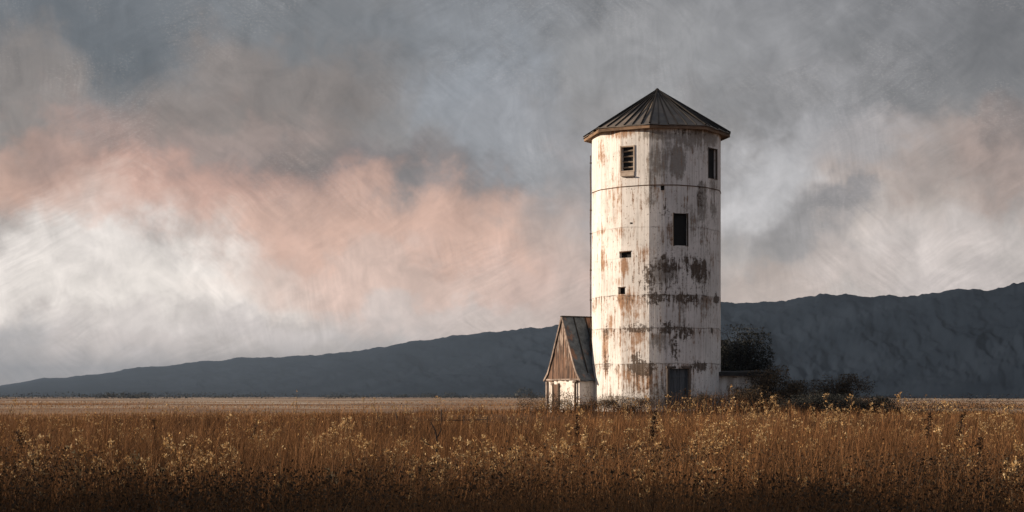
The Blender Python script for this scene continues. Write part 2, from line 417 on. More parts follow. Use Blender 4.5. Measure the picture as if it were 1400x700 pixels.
# ------------------------------------------------------------------ hills
def hills():
    kx = [-2600, -900, -300, 0, 60, 130, 200, 270, 330, 430, 500, 560, 640, 665, 700, 765, 880, 985, 1060, 1090, 1125, 1150, 1195, 1230, 1290, 1330, 1350, 1390, 1440, 1600, 1900, 2600, 3600]
    ky = [530, 530, 529, 525, 518, 513, 503, 493, 489, 485, 478, 469, 458, 455, 451, 444, 424, 413, 411, 406, 402, 404, 408, 404, 400, 396, 398, 390, 384, 372, 392, 420, 480]
    px = np.concatenate([np.linspace(-2500, -60, 260), np.arange(-58, 1460, 1.5), np.linspace(1462, 3500, 220)])
    ridge = HOR - np.interp(px, kx, ky)
    ridge = ridge + 7 * fbm(px / 60, 0 * px + 3, 4)
    crest = 7 * fbm(px / 19, 0 * px + 9, 5) + 3.0 * fbm(px / 5, 0 * px + 30, 2)
    depth = np.interp(px, [-2500, 0, 300, 800, 1400, 3500], [8000, 7600, 6600, 2900, 1450, 1400])
    depth = depth * (1 + .10 * fbm(px / 160, 0 * px + 20, 3))
    ts = np.concatenate([np.linspace(0, 1, 110), [1.03, 1.08, 1.18]])
    PX, T = np.meshgrid(px, ts, indexing='ij')
    crest = crest * np.interp(px, [0, 760, 900], [.35, .7, 1])
    R = ridge[:, None] + crest[:, None] * np.clip(T, 0, 1.1) ** 9; DP = depth[:, None]
    Yd = DP * (.56 + .44 * T)
    prof = np.where(T <= 1, (.62 * T + .38 * sstep(0, 1, T)), 1 - (T - 1) * 3.5)
    spur = fbm(PX / 130 + T * .7, T * 2.2 + 4, 5)
    spur2 = fbm(PX / 42 + T * 1.4, T * 5 + 8, 4)
    ridged = -np.abs(fbm(PX / 90 + .6 * T, T * 1.4 + 40, 4)) * 1.6
    env = np.clip(T, 0, 1) * (1 - np.clip(T, 0, 1)) * 4 * (T <= 1)
    Z = EYE + R / F * DP * np.clip(prof + env * (.24 * spur + .10 * spur2 + .13 * ridged + .05 * fbm(PX / 11, T * 16, 4)), -.02, 2)
    ang = (Z - EYE) / Yd * F
    Z = np.where((T < 1) & (ang > R - .8), EYE + (R - .8) / F * Yd, Z)
    Z = Z - 3 * (1 - sstep(0, .08, T))
    X = Yd * (PX - 700) / F
    nx, ny = X.shape
    V = np.stack([X, Yd, Z], -1).reshape(-1, 3)
    i, j = np.meshgrid(np.arange(nx - 1), np.arange(ny - 1), indexing='ij')
    q = np.stack([i * ny + j, (i + 1) * ny + j, (i + 1) * ny + j + 1, i * ny + j + 1], -1).reshape(-1, 4)
    m, t, b = material('wooded_hillside_dimmed')
    P = t.n('ShaderNodeNewGeometry').outputs['Position']
    a, _ = t.noise(P, .004, 5, .6); c, _ = t.noise(P, .03, 4, .65)
    col = t.mix(t.mr(a, .38, .64), (.007, .011, .018, 1), (.014, .020, .030, 1))  # woodland colour held extra dark, standing in for cloud shade on the hills
    col = t.mix(t.m('MULTIPLY', t.mr(c, .5, .7), .15), col, (.008, .011, .015, 1))
    t.put(b.inputs['Base Color'], col); b.inputs['Roughness'].default_value = 1; b.inputs['Specular IOR Level'].default_value = 0
    t.put(b.inputs['Normal'], t.bump(c, .15, 4))
    me = raw_mesh('hills', V, q.ravel(), np.arange(len(q)) * 4, None, m)
    me.polygons.foreach_set('use_smooth', [True] * len(me.polygons))
    tag(link('hills', me), kind='structure')
hills()

# ------------------------------------------------------------------ the silo tower
NSIDE = 14; SEAM0 = math.radians(-6.2)
def wall_r(phi):
    w = 2 * PI / NSIDE
    a = (phi - SEAM0) % w - w / 2
    poly = TR * math.cos(w / 2) / math.cos(a) * 1.004
    return .35 * TR + .65 * poly
def TP(phi, z, dr=0.0):
    r = wall_r(phi) + dr
    return Vector((TX, TY, 0)) + RIGHT * (r * math.sin(phi)) + TO_CAM * (r * math.cos(phi)) + Vector((0, 0, z))
Z0, Z1 = .35, 13.96
def hole(px0, px1, py0, py1, w=None):
    u, z = uv_of((px0 + px1) / 2, (py0 + py1) / 2)
    phi = u / TR; sc = F / (D - TR * math.cos(phi))
    hw = (px1 - px0) / 2 / sc / math.cos(phi) / TR if w is None else w / 2 / TR
    hh = (py1 - py0) / 2 / sc
    return [phi - hw, phi + hw, z - hh, z + hh]
H_LOUVRE = hole(850.5, 867.5, 200, 233)
H_SIDE = hole(967, 980, 204, 245, .82)
H_MID = hole(919.5, 940, 292, 336)
H_VENT = hole(848, 864, 343, 352)
H_VENT2 = hole(846.5, 856, 392, 402)
H_DOOR = hole(913.5, 941.5, 504, 560); H_DOOR[2] = 1.0
H_HOLE = hole(903, 908.5, 253.5, 260)
H_HOLE2 = hole(862, 866, 303.5, 306)
HOLES = [H_LOUVRE, H_SIDE, H_MID, H_VENT, H_VENT2, H_DOOR, H_HOLE, H_HOLE2]

silo = thing('silo_tower', 'tall round silo tower of peeling rust-streaked white plaster under a dark pointed metal roof', 'silo', (0, 0, 0))
def build_wall():
    base = [SEAM0 + 2 * PI / NSIDE * (k / 4) for k in range(-NSIDE * 2, NSIDE * 2 + 1)]
    edges = sorted({round(e, 6) for h in HOLES for e in h[:2]})
    cand = [a for a in base if all(abs(a - e) > .012 for e in edges)]
    phis = sorted(cand + edges)
    phis = [p for p in phis if base[0] - 1e-6 <= p <= base[-1] + 1e-6]
    zs = sorted({round(z, 5) for z in list(np.linspace(Z0, Z1, 12)) + [e for h in HOLES for e in h[2:]]})
    V = []; Fc = []; UV = []
    idx = {}
    def vid(p, z):
        k = (round(p, 6), round(z, 5))
        if k not in idx: idx[k] = len(V); V.append(tuple(TP(p, z)))
        return idx[k]
    def inside(p, z): return any(h[0] < p < h[1] and h[2] < z < h[3] for h in HOLES)
    for a, b_ in zip(phis[:-1], phis[1:]):
        for c, d in zip(zs[:-1], zs[1:]):
            if inside((a + b_) / 2, (c + d) / 2): continue
            Fc.append((vid(a, c), vid(b_, c), vid(b_, d), vid(a, d))); UV.append([(a, c), (b_, c), (b_, d), (a, d)])
    for h in HOLES:        # reveals
        dpt = -.28
        cs = [(h[0], h[2]), (h[1], h[2]), (h[1], h[3]), (h[0], h[3])]
        for k in range(4):
            p, q = cs[k], cs[(k + 1) % 4]
            n = len(V)
            V += [tuple(TP(p[0], p[1])), tuple(TP(q[0], q[1])), tuple(TP(q[0], q[1], dpt)), tuple(TP(p[0], p[1], dpt))]
            Fc.append((n, n + 1, n + 2, n + 3)); UV.append([p, q, q, p])
    me = bpy.data.meshes.new('wall'); me.from_pydata(V, [], Fc); me.update()
    uvl = me.uv_layers.new(name='wall')
    li = 0
    for poly, uvs in zip(me.polygons, UV):
        for l, (p, z) in zip(poly.loop_indices, uvs): uvl.data[l].uv = (p * TR, z)
    me.materials.append(MAT['wall'])
    link('wall', me, silo)
build_wall()

def frame_at(h):
    """local frame in the middle of an opening: centre, right, up, out"""
    pc = (h[0] + h[1]) / 2; zc = (h[2] + h[3]) / 2
    a = TP(h[0], zc); b_ = TP(h[1], zc)
    r = (b_ - a); w = r.length; r.normalize()
    up = Vector((0, 0, 1)); out = up.cross(r); out = out if out.dot(TP(pc, 0) - Vector((TX, TY, 0))) > 0 else -out
    c = (a + b_) / 2
    return c, r, up, out, w, h[3] - h[2]
def window(h, name, sheet_depth, fmat, fw, label=None, slats=0, proud=.03, sill=False, broken=0):
    c, r, up, out, w, hh = frame_at(h)
    mb = MB(); mb.box(c - out * sheet_depth, r * (w / 2 + .03), up * (hh / 2 + .03), out * .012)  # black sheet set behind the opening in place of a dark interior
    win = mb.build(name, MAT['dark'], silo)
    if label: win['label'] = label
    if fw:
        fb = MB()
        for s in (-1, 1):
            fb.box(c + r * s * (w / 2 + fw / 2 - .012) + out * (proud - .05), r * fw / 2, up * (hh / 2 + fw), out * .06)
            fb.box(c + up * s * (hh / 2 + fw / 2 - .01) + out * (proud - .051), r * (w / 2 - .014), up * fw / 2, out * .058)
        fb.build('frame', fmat, win)
    if slats:
        for k in range(slats):
            zk = -hh / 2 + hh * (k + .7) / (slats + .4)
            tilt = [.05, -.04, .02, .09][k % 4]
            L = w / 2 - .006
            sb = MB(); sb.box(c + up * zk - out * (sheet_depth - .06), (r + up * tilt) * L, (up * .5 + out * .5) * .05, (out * .7 - up * .7) * .009)
            sb.build('slat', MAT['slat'], win)
    if sill:
        sb = MB(); sb.box(c - up * (hh / 2 + .145) + out * .02, r * (w / 2 + .02), up * .085, out * .03)
        sb.build('apron_board', MAT['frame'], win)
        sb = MB(); sb.box(c - up * (hh / 2 + .265) + out * .04 + r * .06, (r - up * .03) * (w / 2 - .02), up * .022, out * .07)
        sb.build('sill', MAT['frame_dark'], win)
    return win
window(H_LOUVRE, 'window', .2, MAT['frame'], .055, 'louvred window with bleached slats in a flaking frame', slats=4, sill=True)
window(H_SIDE, 'window', .16, MAT['frame_dark'], .028, 'dark unglazed window high at the right edge', proud=.01)
window(H_MID, 'window', .16, MAT['frame_dark'], .028, 'tall black window halfway up the shaded side', proud=.012)
for h in (H_VENT, H_VENT2, H_HOLE, H_HOLE2):
    window(h, 'vent_opening', .2, None, 0)
# rough lintels of the two vents
for h in (H_VENT, H_VENT2):
    c, r, up, out, w, hh = frame_at(h)
    mb = MB(); mb.box(c + up * (hh / 2 - .015) + out * .0, (r + up * .03) * (w / 2 + .005), up * .022, out * .022); mb.build('vent_lintel', MAT['iron'], silo)
# door
c, r, up, out, w, hh = frame_at(H_DOOR)
db = MB(); nb = 7
for k in range(nb):
    x = (-.5 + (k + .5) / nb) * (w - .02)
    db.box(c + r * x - out * (.1 + .006 * (k % 2)), r * (w / nb / 2 - .006), up * (hh / 2 - .01), out * .02)
db.box(c - out * .14, r * (w / 2 - .002), up * (hh / 2 - .004), out * .012)
door = db.build('door', MAT['door'], silo)
fb = MB()
for s in (-1, 1): fb.box(c + r * s * (w / 2 + .035) + out * .0, r * .05, up * (hh / 2 + .02), out * .05)
fb.box(c + up * (hh / 2 + .06) + out * .002, r * (w / 2 + .12), up * .045, out * .06)
fb.build('frame', MAT['frame_dark'], door)
hb = MB(); hb.box(c + r * (w * .36) - out * .06 - up * .05, r * .02, up * .09, out * .02); hb.build('handle', MAT['iron'], door)
for zz in (.32, -.32):
    sb = MB(); sb.box(c - out * .072 + up * hh * zz, r * (w / 2 - .05), up * .05, out * .012); sb.build('ledge_board', MAT['door'], door)
# iron hoop
def ring(z, w, t, name, mat):
    mb = MB(); ph = [2 * PI * k / 112 for k in range(112)]
    n = len(ph)
    for p in ph:
        for dr, dz in ((-.02, -w), (t, -w), (t, w), (-.02, w)):
            mb.v.append(tuple(TP(p, z + dz + .012 * math.sin(3 * p + 1), dr)))
    for k in range(n):
        k2 = (k + 1) % n
        for e in range(4):
            e2 = (e + 1) % 4
            mb.f.append((k * 4 + e, k2 * 4 + e, k2 * 4 + e2, k * 4 + e2))
    return mb.build(name, mat, silo)
ring(uv_of(897, 253)[1], .02, .018, 'hoop', MAT['iron'])
# conduit down the left edge
pp = []
for k in range(16):
    z = 1.0 + (12.95 - 1.0) * k / 15
    pp.append(TP(math.radians(-88), z, .09 + .012 * math.sin(k * 1.9)))
mb = MB(); mb.tube(pp, .03, 6); pipe = mb.build('downpipe', MAT['iron'], silo)
for z in (12.6, 10.4, 9.3, 7.6, 6.2, 4.4, 2.9):
    mb = MB(); mb.bar(TP(math.radians(-88), z, -.02), TP(math.radians(-88), z, .13), .04, .05); mb.build('bracket', MAT['iron'], pipe)
# roof
ZE, ZA, RE = 13.88, 15.98, 3.43
APEX = Vector((TX, TY, ZA)) + RIGHT * .04
jit = random.Random(3)
def RC(k, rr=RE, z=ZE):
    a = math.radians(-5 + 45 * k)
    return Vector((TX, TY, z)) + RIGHT * (rr * math.sin(a)) + TO_CAM * (rr * math.cos(a))
zj = [jit.uniform(-.03, .03) for _ in range(8)]
cor = [RC(k) + Vector((0, 0, zj[k])) for k in range(8)]
mb = MB()
NS = 6
for k in range(8):
    a, b_ = cor[k], cor[(k + 1) % 8]
    for s in range(NS):         # sheets, their lower edge a little uneven
        p = a.lerp(b_, s / NS); q = a.lerp(b_, (s + 1) / NS)
        dn = Vector((0, 0, jit.uniform(-.035, .02))); off = (p + q) / 2 - APEX; off.normalize(); ov = off * jit.uniform(0, .09)
        mid_p = APEX.lerp(p, .5) ; mid_q = APEX.lerp(q, .5); sag = Vector((0, 0, jit.uniform(-.07, .02)))
        mb.tri(APEX, mid_p + sag, mid_q + sag); mb.quad(mid_p + sag, p + dn + ov, q + dn + ov, mid_q + sag)
    # underside
    mb.quad(a - Vector((0, 0, .035)), APEX - Vector((0, 0, .3)), b_ - Vector((0, 0, .035)), (a + b_) / 2 - Vector((0, 0, .036)))
    mb.quad(a - Vector((0, 0, .035)), b_ - Vector((0, 0, .035)), b_, a)
roof = mb.build('roof', MAT['roof'], silo)
for k in range(8):
    a, b_ = cor[k], cor[(k + 1) % 8]
    mb = MB(); mb.tube([APEX + Vector((0, 0, .02)), APEX.lerp(a, .5) + Vector((0, 0, .03)), a + Vector((0, 0, .03))], .045, 6); mb.build('ridge_cap', MAT['seam'], roof)
    mb = MB()
    for s in range(1, NS):
        e = a.lerp(b_, s / NS) + Vector((0, 0, .02))
        st = APEX.lerp(e, .06 if s == 3 else .16) + Vector((0, 0, .02))
        mb.bar(st, e, .032, .06)
    mb.build('standing_seam', MAT['seam'], roof)
mb = MB(); mb.tube([APEX + Vector((0, 0, -.05)), APEX + Vector((0, 0, .05)), APEX + Vector((0, 0, .09))], [.12, .08, .015], 8); mb.build('finial', MAT['seam'], roof)
for k in range(8):              # fascia boards and soffit
    a, b_ = RC(k, RE - .05, ZE - .12), RC(k + 1, RE - .05, ZE - .12)
    a.z += zj[k]; b_.z += zj[(k + 1) % 8]
    mb = MB(); mb.bar(a, b_, .05, .13); mb.build('fascia', MAT['fascia'], silo)
    mb = MB()
    ai, bi = RC(k, 2.9, ZE - .12), RC(k + 1, 2.9, ZE - .12)
    mb.quad(a + Vector((0, 0, .0)), b_, bi, ai); mb.build('soffit', MAT['fascia'], silo)
# stone footing hidden in the weeds
ring(.95, .16, .07, 'footing', MAT['whitewash'])

# ------------------------------------------------------------------ steep gabled annex on the left
def annex():
    gz = .95
    gn = Vector((-math.sin(math.radians(60)), -math.cos(math.radians(60)), 0)); tt = Vector((.5, -.866, 0)); rd = -gn
    C = Vector((2.40, 77.0, 0))
    root = thing('gabled_annex', 'small steep-roofed annex with a brown plank gable leaning on the left of the silo', 'annex')
    hw = 1.42; ez = 2.52; az = 5.40; L = 3.6; eo = .17
    P = lambda s, z, d=0.0: C + tt * s + rd * d + Vector((0, 0, z))
    # lower walls
    mb = MB()
    mb.quad(P(-hw, gz - .3), P(hw, gz - .3), P(hw, ez), P(-hw, ez - .02))
    mb.quad(P(hw, gz - .3), P(hw, gz - .3, L), P(hw, ez, L), P(hw, ez))
    mb.quad(P(-hw, gz - .3, L), P(-hw, gz - .3), P(-hw, ez), P(-hw, ez, L))
    mb.build('wall', MAT['whitewash'], root)
    # opening in the gable wall, near its left end
    mb = MB(); mb.box(P(-.62, 1.55, -.012), tt * .22, Vector((0, 0, .72)), rd * .03); d = mb.build('door', MAT['planks'], root)
    mb = MB()
    for s in (-1, 1): mb.box(P(-.62 + s * .26, 1.56, -.03), tt * .04, Vector((0, 0, .76)), rd * .04)
    mb.build('frame', MAT['frame_dark'], d)
    # gable boards, each its own slight offset
    mb = MB(); nb = 15; rr = random.Random(5)
    for k in range(nb):
        s0 = -hw + 2 * hw * k / nb + .004; s1 = -hw + 2 * hw * (k + 1) / nb - .004
        top = lambda s: az - .05 - (az - ez) * abs(s) / (hw + .02)
        o = -.03 - rr.uniform(0, .025); zb = ez - .06 - rr.uniform(0, .07)
        a, b_, c_, d_ = P(s0, zb, o), P(s1, zb, o), P(s1, max(top(s1), zb + .02), o), P(s0, max(top(s0), zb + .02), o)
        mb.quad(a, b_, c_, d_); mb.quad(a, d_, d_ + rd * .04, a + rd * .04); mb.quad(b_, b_ + rd * .04, c_ + rd * .04, c_); mb.quad(a, a + rd * .04, b_ + rd * .04, b_)
    mb.build('gable', MAT['planks'], root)
    mb = MB()
    mb.bar(P(-hw - .02, ez - .03, -.05), P(hw + .05, ez - .03, -.05), .05, .07); mb.build('sill_beam', MAT['barge'], root)
    # roof slopes with a little flare at the eaves
    for s in (1, -1):
        mb = MB()
        rows = [(0, az), (.45, az - .98), (.9, az - 1.95), (1.25, ez + .25), (hw + eo, ez - .10)]
        nd = 12; r2 = random.Random(9 + s)
        grid = [[P(s * a, z + r2.uniform(-.045, .03), -.09 + (L + .2) * k / nd) for k in range(nd + 1)] for a, z in rows]
        nrm = Vector((0, 0, .03)) + tt * s * .03
        for i in range(len(rows) - 1):
            for k in range(nd):
                A, B, C_, D_ = grid[i][k], grid[i][k + 1], grid[i + 1][k + 1], grid[i + 1][k]
                mb.quad(A + nrm, D_ + nrm, C_ + nrm, B + nrm); mb.quad(A - nrm * .3, B - nrm * .3, C_ - nrm * .3, D_ - nrm * .3)
        for k in range(nd):
            A, B = grid[-1][k], grid[-1][k + 1]; mb.quad(A - nrm * .3, B - nrm * .3, B + nrm, A + nrm)
        rf = mb.build('roof', MAT['sheet'], root)
        if s == 1:
            mb = MB()
            for k in range(1, 6):
                a = grid[0][k * 2] + nrm * 1.5; e = grid[3][k * 2] + nrm * 1.5
                mb.bar(a, e, .03, .035, rd)
            mb.build('roof_batten', MAT['seam'], rf)
    for s in (1, -1):
        mb = MB()
        pts = [(0, az + .03), (.45, az - .95), (.9, az - 1.92), (1.25, ez + .28), (hw + eo + .03, ez - .09)]
        for (a, z), (b2, z2) in zip(pts[:-1], pts[1:]): mb.bar(P(s * a, z, -.10), P(s * b2, z2, -.10), .035, .085, gn.cross(Vector((0, 0, 1))))
        mb.build('barge_board', MAT['barge'], root)
    mb = MB(); mb.bar(P(0, az + .05, -.12), P(0, az + .05, L), .14, .05); mb.build('ridge_cap', MAT['seam'], root)
    for s, d_ in ((hw - .22, -.10), (-hw + .03, -.06)):
        mb = MB(); mb.bar(P(s, gz - .2, d_), P(s, ez - .12, d_), .085, .085, tt)
        if s > 0: mb.bar(P(s - .18, ez - .16, d_), P(s + .16, ez - .10, d_), .09, .08)
        mb.build('post', MAT['frame_dark'] if s > 0 else MAT['barge'], root)
annex()

# ------------------------------------------------------------------ low lean-to shed on the right
def lean_to():
    root = thing('lean_to_shed', 'low whitewashed lean-to with a flat dark roof against the right side of the silo', 'shed')
    x0, x1, y0, y1 = TX + 2.2, TX + 4.72, TY - .9, TY + 1.6
    zt = 2.74
    mb = MB()
    mb.quad((x0, y0, .5), (x1, y0, .5), (x1, y0, zt), (x0, y0, zt)); mb.quad((x1, y0, .5), (x1, y1, .5), (x1, y1, zt + .03), (x1, y0, zt))
    mb.quad((x0, y1, .5), (x0, y1, zt + .03), (x1, y1, zt + .03), (x1, y1, .5))
    mb.build('wall', MAT['whitewash'], root)
    mb = MB(); r3 = random.Random(4); n = 9
    for k in range(n):
        a = x0 - .1 + (x1 + .75 - x0) * k / n; b_ = x0 - .1 + (x1 + .75 - x0) * (k + 1) / n - .006
        dz = r3.uniform(-.02, .02)
        A = Vector((a, y0 - .28, zt + .04 + dz)); B = Vector((b_, y0 - .28, zt + .04 + dz)); up = Vector((0, 0, .05)); bk = Vector((0, y1 - y0 + .5, .10))
        mb.quad(A + up, B + up, B + bk + up, A + bk + up); mb.quad(A, A + bk, B + bk, B); mb.quad(A, B, B + up, A + up)
        mb.quad(B, B + bk, B + bk + up, B + up); mb.quad(A, A + up, A + bk + up, A + bk)
    rf = mb.build('roof', MAT['shed_roof'], root)
    mb = MB(); mb.bar((x0, y0 - .24, zt - .03), (x1 + .6, y0 - .24, zt - .03), .05, .12); mb.build('fascia', MAT['shed_roof'], root)
    mb = MB(); mb.bar((x1 + .06, y0 - .06, .6), (x1 + .06, y0 - .06, zt - .1), .13, .13, (1, 0, 0)); mb.build('post', MAT['planks'], root)
lean_to()

# ------------------------------------------------------------------ shrubs
def leaves_mesh(name, cen, size, mat, rng, up=.3, tint=None, joined=False):
    n = len(cen)
    d = rng.normal(size=(n, 3)); d[:, 2] += up; d /= np.linalg.norm(d, axis=1)[:, None]
    e = rng.normal(size=(n, 3)); e -= d * (e * d).sum(1)[:, None]; e /= np.linalg.norm(e, axis=1)[:, None]
    s = (size * rng.uniform(.55, 1.3, n))[:, None]
    V = np.stack([cen, cen + d * s * .5 + e * s * .28, cen + d * s, cen + d * s * .5 - e * s * .28], 1).reshape(-1, 3)
    loops = np.arange(4 * n); tt = np.repeat(rng.random(n) if tint is None else tint, 4)
    if joined:      # loose edges, never drawn, added to join the seeds into one piece
        me = bpy.data.meshes.new(name)
        me.from_pydata([tuple(v) for v in V], [(4 * k, 4 * k + 4) for k in range(n - 1)], [(4 * k, 4 * k + 1, 4 * k + 2, 4 * k + 3) for k in range(n)]); me.update()
        me.materials.append(mat); at = me.attributes.new('tint', 'FLOAT', 'POINT'); at.data.foreach_set('value', np.asarray(tt, np.float32))
        return me
    return raw_mesh(name, V, loops, np.arange(n) * 4, None, mat, tt)

def shrub(name, label, cat, px, d, w, h, n, leaf, mat, seed, base=.1, clumps=26, trunk=.07, group=None, twigs=30, lean=0, sparse=.3):
    x = (px - 700) / F * d; gz = float(ground_z(x, d))
    rng = np.random.default_rng(seed); rnd = random.Random(seed)
    root = thing(name, label, cat, (x, d, gz - .05), 0, group)
    cs = []
    while len(cs) < clumps:
        q = rng.uniform(-1, 1, 3); l = np.linalg.norm(q)
        if l > 1 or l < .35: continue
        k = 1 - .3 * max(q[2], 0)
        cs.append((q[0] * w / 2 * k + lean * (q[2] + 1), q[1] * w / 2.4, base * h + (h * (1 - base)) * (q[2] * .5 + .5) * rng.uniform(.85, 1.02)))
    cs = np.array(cs)
    wt = rng.dirichlet(np.ones(clumps) * 2.5); pick = rng.choice(clumps, n, p=wt)
    sp = np.array([w, w * .8, h]) * .115
    pts = cs[pick] + np.clip(rng.normal(size=(n, 3)), -1.4, 1.4) * sp * rng.uniform(.6, 1.3, clumps)[pick][:, None]
    pts[:, 2] = np.abs(pts[:, 2]) + .02
    mb = MB()
    for i, c_ in enumerate(cs):
        b0 = Vector((rnd.uniform(-.12, .12) * w * .5, rnd.uniform(-.1, .1) * w * .5, 0)); e = Vector(c_)
        mid = b0.lerp(e, .5) + Vector((rnd.uniform(-.1, .1) * w, rnd.uniform(-.1, .1) * w, h * .06))
        mb.tube([b0, b0.lerp(mid, .6), mid, mid.lerp(e, .6), e], [trunk, trunk * .75, trunk * .5, trunk * .3, trunk * .12], 5)
        for _ in range(max(1, twigs // 10)):
            q = e + Vector((rnd.gauss(0, .13) * w, rnd.gauss(0, .1) * w, abs(rnd.gauss(0, .12)) * h)); mb.tube([mid.lerp(e, .7), e.lerp(q, .5) + Vector((0, 0, .03 * h)), q], [trunk * .22, trunk * .14, .006], 4)
    mb.build('trunk', MAT['bark'], root)
    link('crown', leaves_mesh('crown', pts, leaf, mat, rng), root)
    return root
shrub('evergreen_tree', 'dark dense evergreen rising behind the lean-to roof at the right edge of the silo', 'tree', 1013, 80.5, 3.7, 3.7, 42000, .09, MAT['leaf'], 21, .15, 34, .10)
shrub('shrub', 'dark leafy shrub hiding the right end of the lean-to', 'shrub', 1054, 75.0, 2.5, 2.05, 11000, .07, MAT['brush'], 22, .0, 24, .05)
shrub('shrub', 'rounded bare-twigged bush standing alone right of the lean-to', 'shrub', 1153, 79.0, 3.1, 2.0, 15000, .06, MAT['brush'], 23, .05, 26, .035, None, 60)
shrub('shrub', 'low dark shrub at the far right end of the shrubs', 'shrub', 1205, 72.0, 1.7, .98, 6000, .06, MAT['leaf'], 24, .0, 18, .04)
shrub('shrub', 'low dark bramble sprawling in front of the bare-twigged bush', 'shrub', 1125, 72.5, 3.6, 1.1, 12000, .06, MAT['leaf'], 25, .0, 24, .03)
shrub('shrub', 'low brown scrub between the leafy shrub and the bare-twigged bush', 'shrub', 1097, 77.0, 2.6, 1.5, 9000, .06, MAT['brush'], 26, .0, 22, .03, None, 50)
shrub('shrub', 'dark bushy weed clump against the lean-to wall', 'shrub', 1015, 73.8, 2.0, 1.25, 7000, .055, MAT['brush'], 27, .0, 20, .03, None, 40)
shrub('shrub', 'straggly brown weed bush by the silo door', 'shrub', 965, 72.6, 1.5, 1.0, 2600, .05, MAT['brush'], 28, .0, 16, .02, None, 50)
shrub('shrub', 'low brown brush at the foot of the silo below the rust streaks', 'shrub', 853, 72.9, 2.6, .9, 3600, .05, MAT['brush'], 29, .0, 18, .02, None, 50)
shrub('shrub', 'low brown brush in front of the annex wall', 'shrub', 775, 73.5, 2.2, .75, 2800, .05, MAT['brush'], 30, .0, 16, .02, None, 40)

# ------------------------------------------------------------------ grass as stuff
def blades(n, name, mat, dmin, dmax, hfun, wfun, seed, lean=.25, mask=None, tintf=None, power=1.0):
    rng = np.random.default_rng(seed)
    uu = rng.random(n)
    d = dmin * (dmax / dmin) ** (uu ** power)
    x = rng.uniform(-1, 1, n) * (.36 * d + 4)
    if mask is not None:
        k = mask(x, d, rng); x = x[k]; d = d[k]
    n = len(d)
    z = ground_z(x, d) - .03
    h = hfun(x, d) * rng.uniform(.55, 1.15, n); w = wfun(d) * rng.uniform(.6, 1.4, n)
    a = rng.uniform(0, 2 * PI, n)
    dirx, diry = np.cos(a), np.sin(a)
    ln = np.abs(rng.normal(0, lean, n)); la = rng.uniform(0, 2 * PI, n)
    lx = np.cos(la) * ln + .06; ly = np.sin(la) * ln
    base = np.stack([x, d, z], -1); side = np.stack([dirx, diry, 0 * a], -1) * (w / 2)[:, None]
    def at(t, bend): return base + np.stack([lx * h * bend, ly * h * bend, h * t * (1 - .25 * ln * t)], -1)
    p1 = at(.5, .22); p2 = at(1., 1.0)
    V = np.stack([base - side, base + side, p1 + side * .8, p1 - side * .8, p2], 1).reshape(-1, 3)
    o = np.arange(n) * 5
    loops = np.stack([o, o + 1, o + 2, o + 3, o + 3, o + 2, o + 4], -1).ravel()
    starts = np.stack([np.arange(n) * 7, np.arange(n) * 7 + 4], -1).ravel()
    t = rng.random(n) if tintf is None else tintf(x, d, rng)
    me = raw_mesh(name, V, loops, starts, None, mat, np.repeat(t, 5))
    return tag(link(name, me), kind='stuff')
def away(x, d, rng):
    return ((x - TX) ** 2 + (d - TY) ** 2 > 3.25 ** 2) & (d < 84 + 16 * (vnoise(x * .12 + 9, d * .06) - .3) + rng.normal(0, 5, len(x))) & (rng.random(len(x)) < .5 + .5 * sstep(16, 30, d) + .5 * (vnoise(x * .8, d * .5) - .5))
gh = lambda x, d: (.78 - .58 * sstep(22, 76, d) + .42 * np.exp(-(((x - TX + .6) / 6.5) ** 2 + ((d - 72.8) / 2.6) ** 2))) * (.16 + 1.15 * vnoise(x * .3 + 50, d * .22) + 1.0 * vnoise(x * 1.5, d * 1.2)) * (1 + .6 * sstep(48, 80, d) * sstep(.5, .85, vnoise(x * .6 + 70, d * .35)))
blades(350000, 'field_grass', MAT['grass'], 8.5, 106, gh, lambda d: .0045 + .00022 * d, 101, .52, away, lambda x, d, r: np.clip(r.normal(.45, .2, len(x)), 0, 1))
tag(bpy.data.objects['field_grass'], 'dry russet grass filling the whole field up to the silo', 'grass')
# pale stubble thinning out over the far field
o = blades(60000, 'stubble', MAT['grass'], 84, 420, lambda x, d: .16 + .35 * sstep(.55, .8, vnoise(x * .05, d * .04)) * vnoise(x * .9, d * .3), lambda d: .0003 * d, 102, .5, lambda x, d, r: r.random(len(x)) < .35 + .65 * (vnoise(x * .03 + 9, d * .05) > .5), lambda x, d, r: np.clip(r.normal(.75, .3, len(x)), 0, 1))
tag(o, 'short bleached stubble on the pale field behind', 'stubble')

def grass_heads():
    rng = np.random.default_rng(150); n = 90000
    d = 14 * (88 / 14) ** rng.random(n); x = rng.uniform(-1, 1, n) * (.36 * d + 4)
    lone = (rng.random(n) < .16) & (d < 27)
    keep = (lone | (vnoise(x * .45 + 5, d * .3) + .5 * vnoise(x * 2, d * 1.2) + .5 * vnoise(x * .09, d * .05 + 40) > 1.2)) & away(x, d, rng) & (d < 76); x, d = x[keep], d[keep]
    z = ground_z(x, d) + gh(x, d) * rng.uniform(.6, 1.0, len(x))
    me = leaves_mesh('grass_heads', np.stack([x, d, z], -1), .022 + .0006 * d, MAT['seed'], rng, .8, np.clip(rng.normal(.05, .22, len(x)), 0, 1))
    tag(link('grass_heads', me), 'small feathery seed heads on top of the dry grass', 'grass', kind='stuff')
grass_heads()

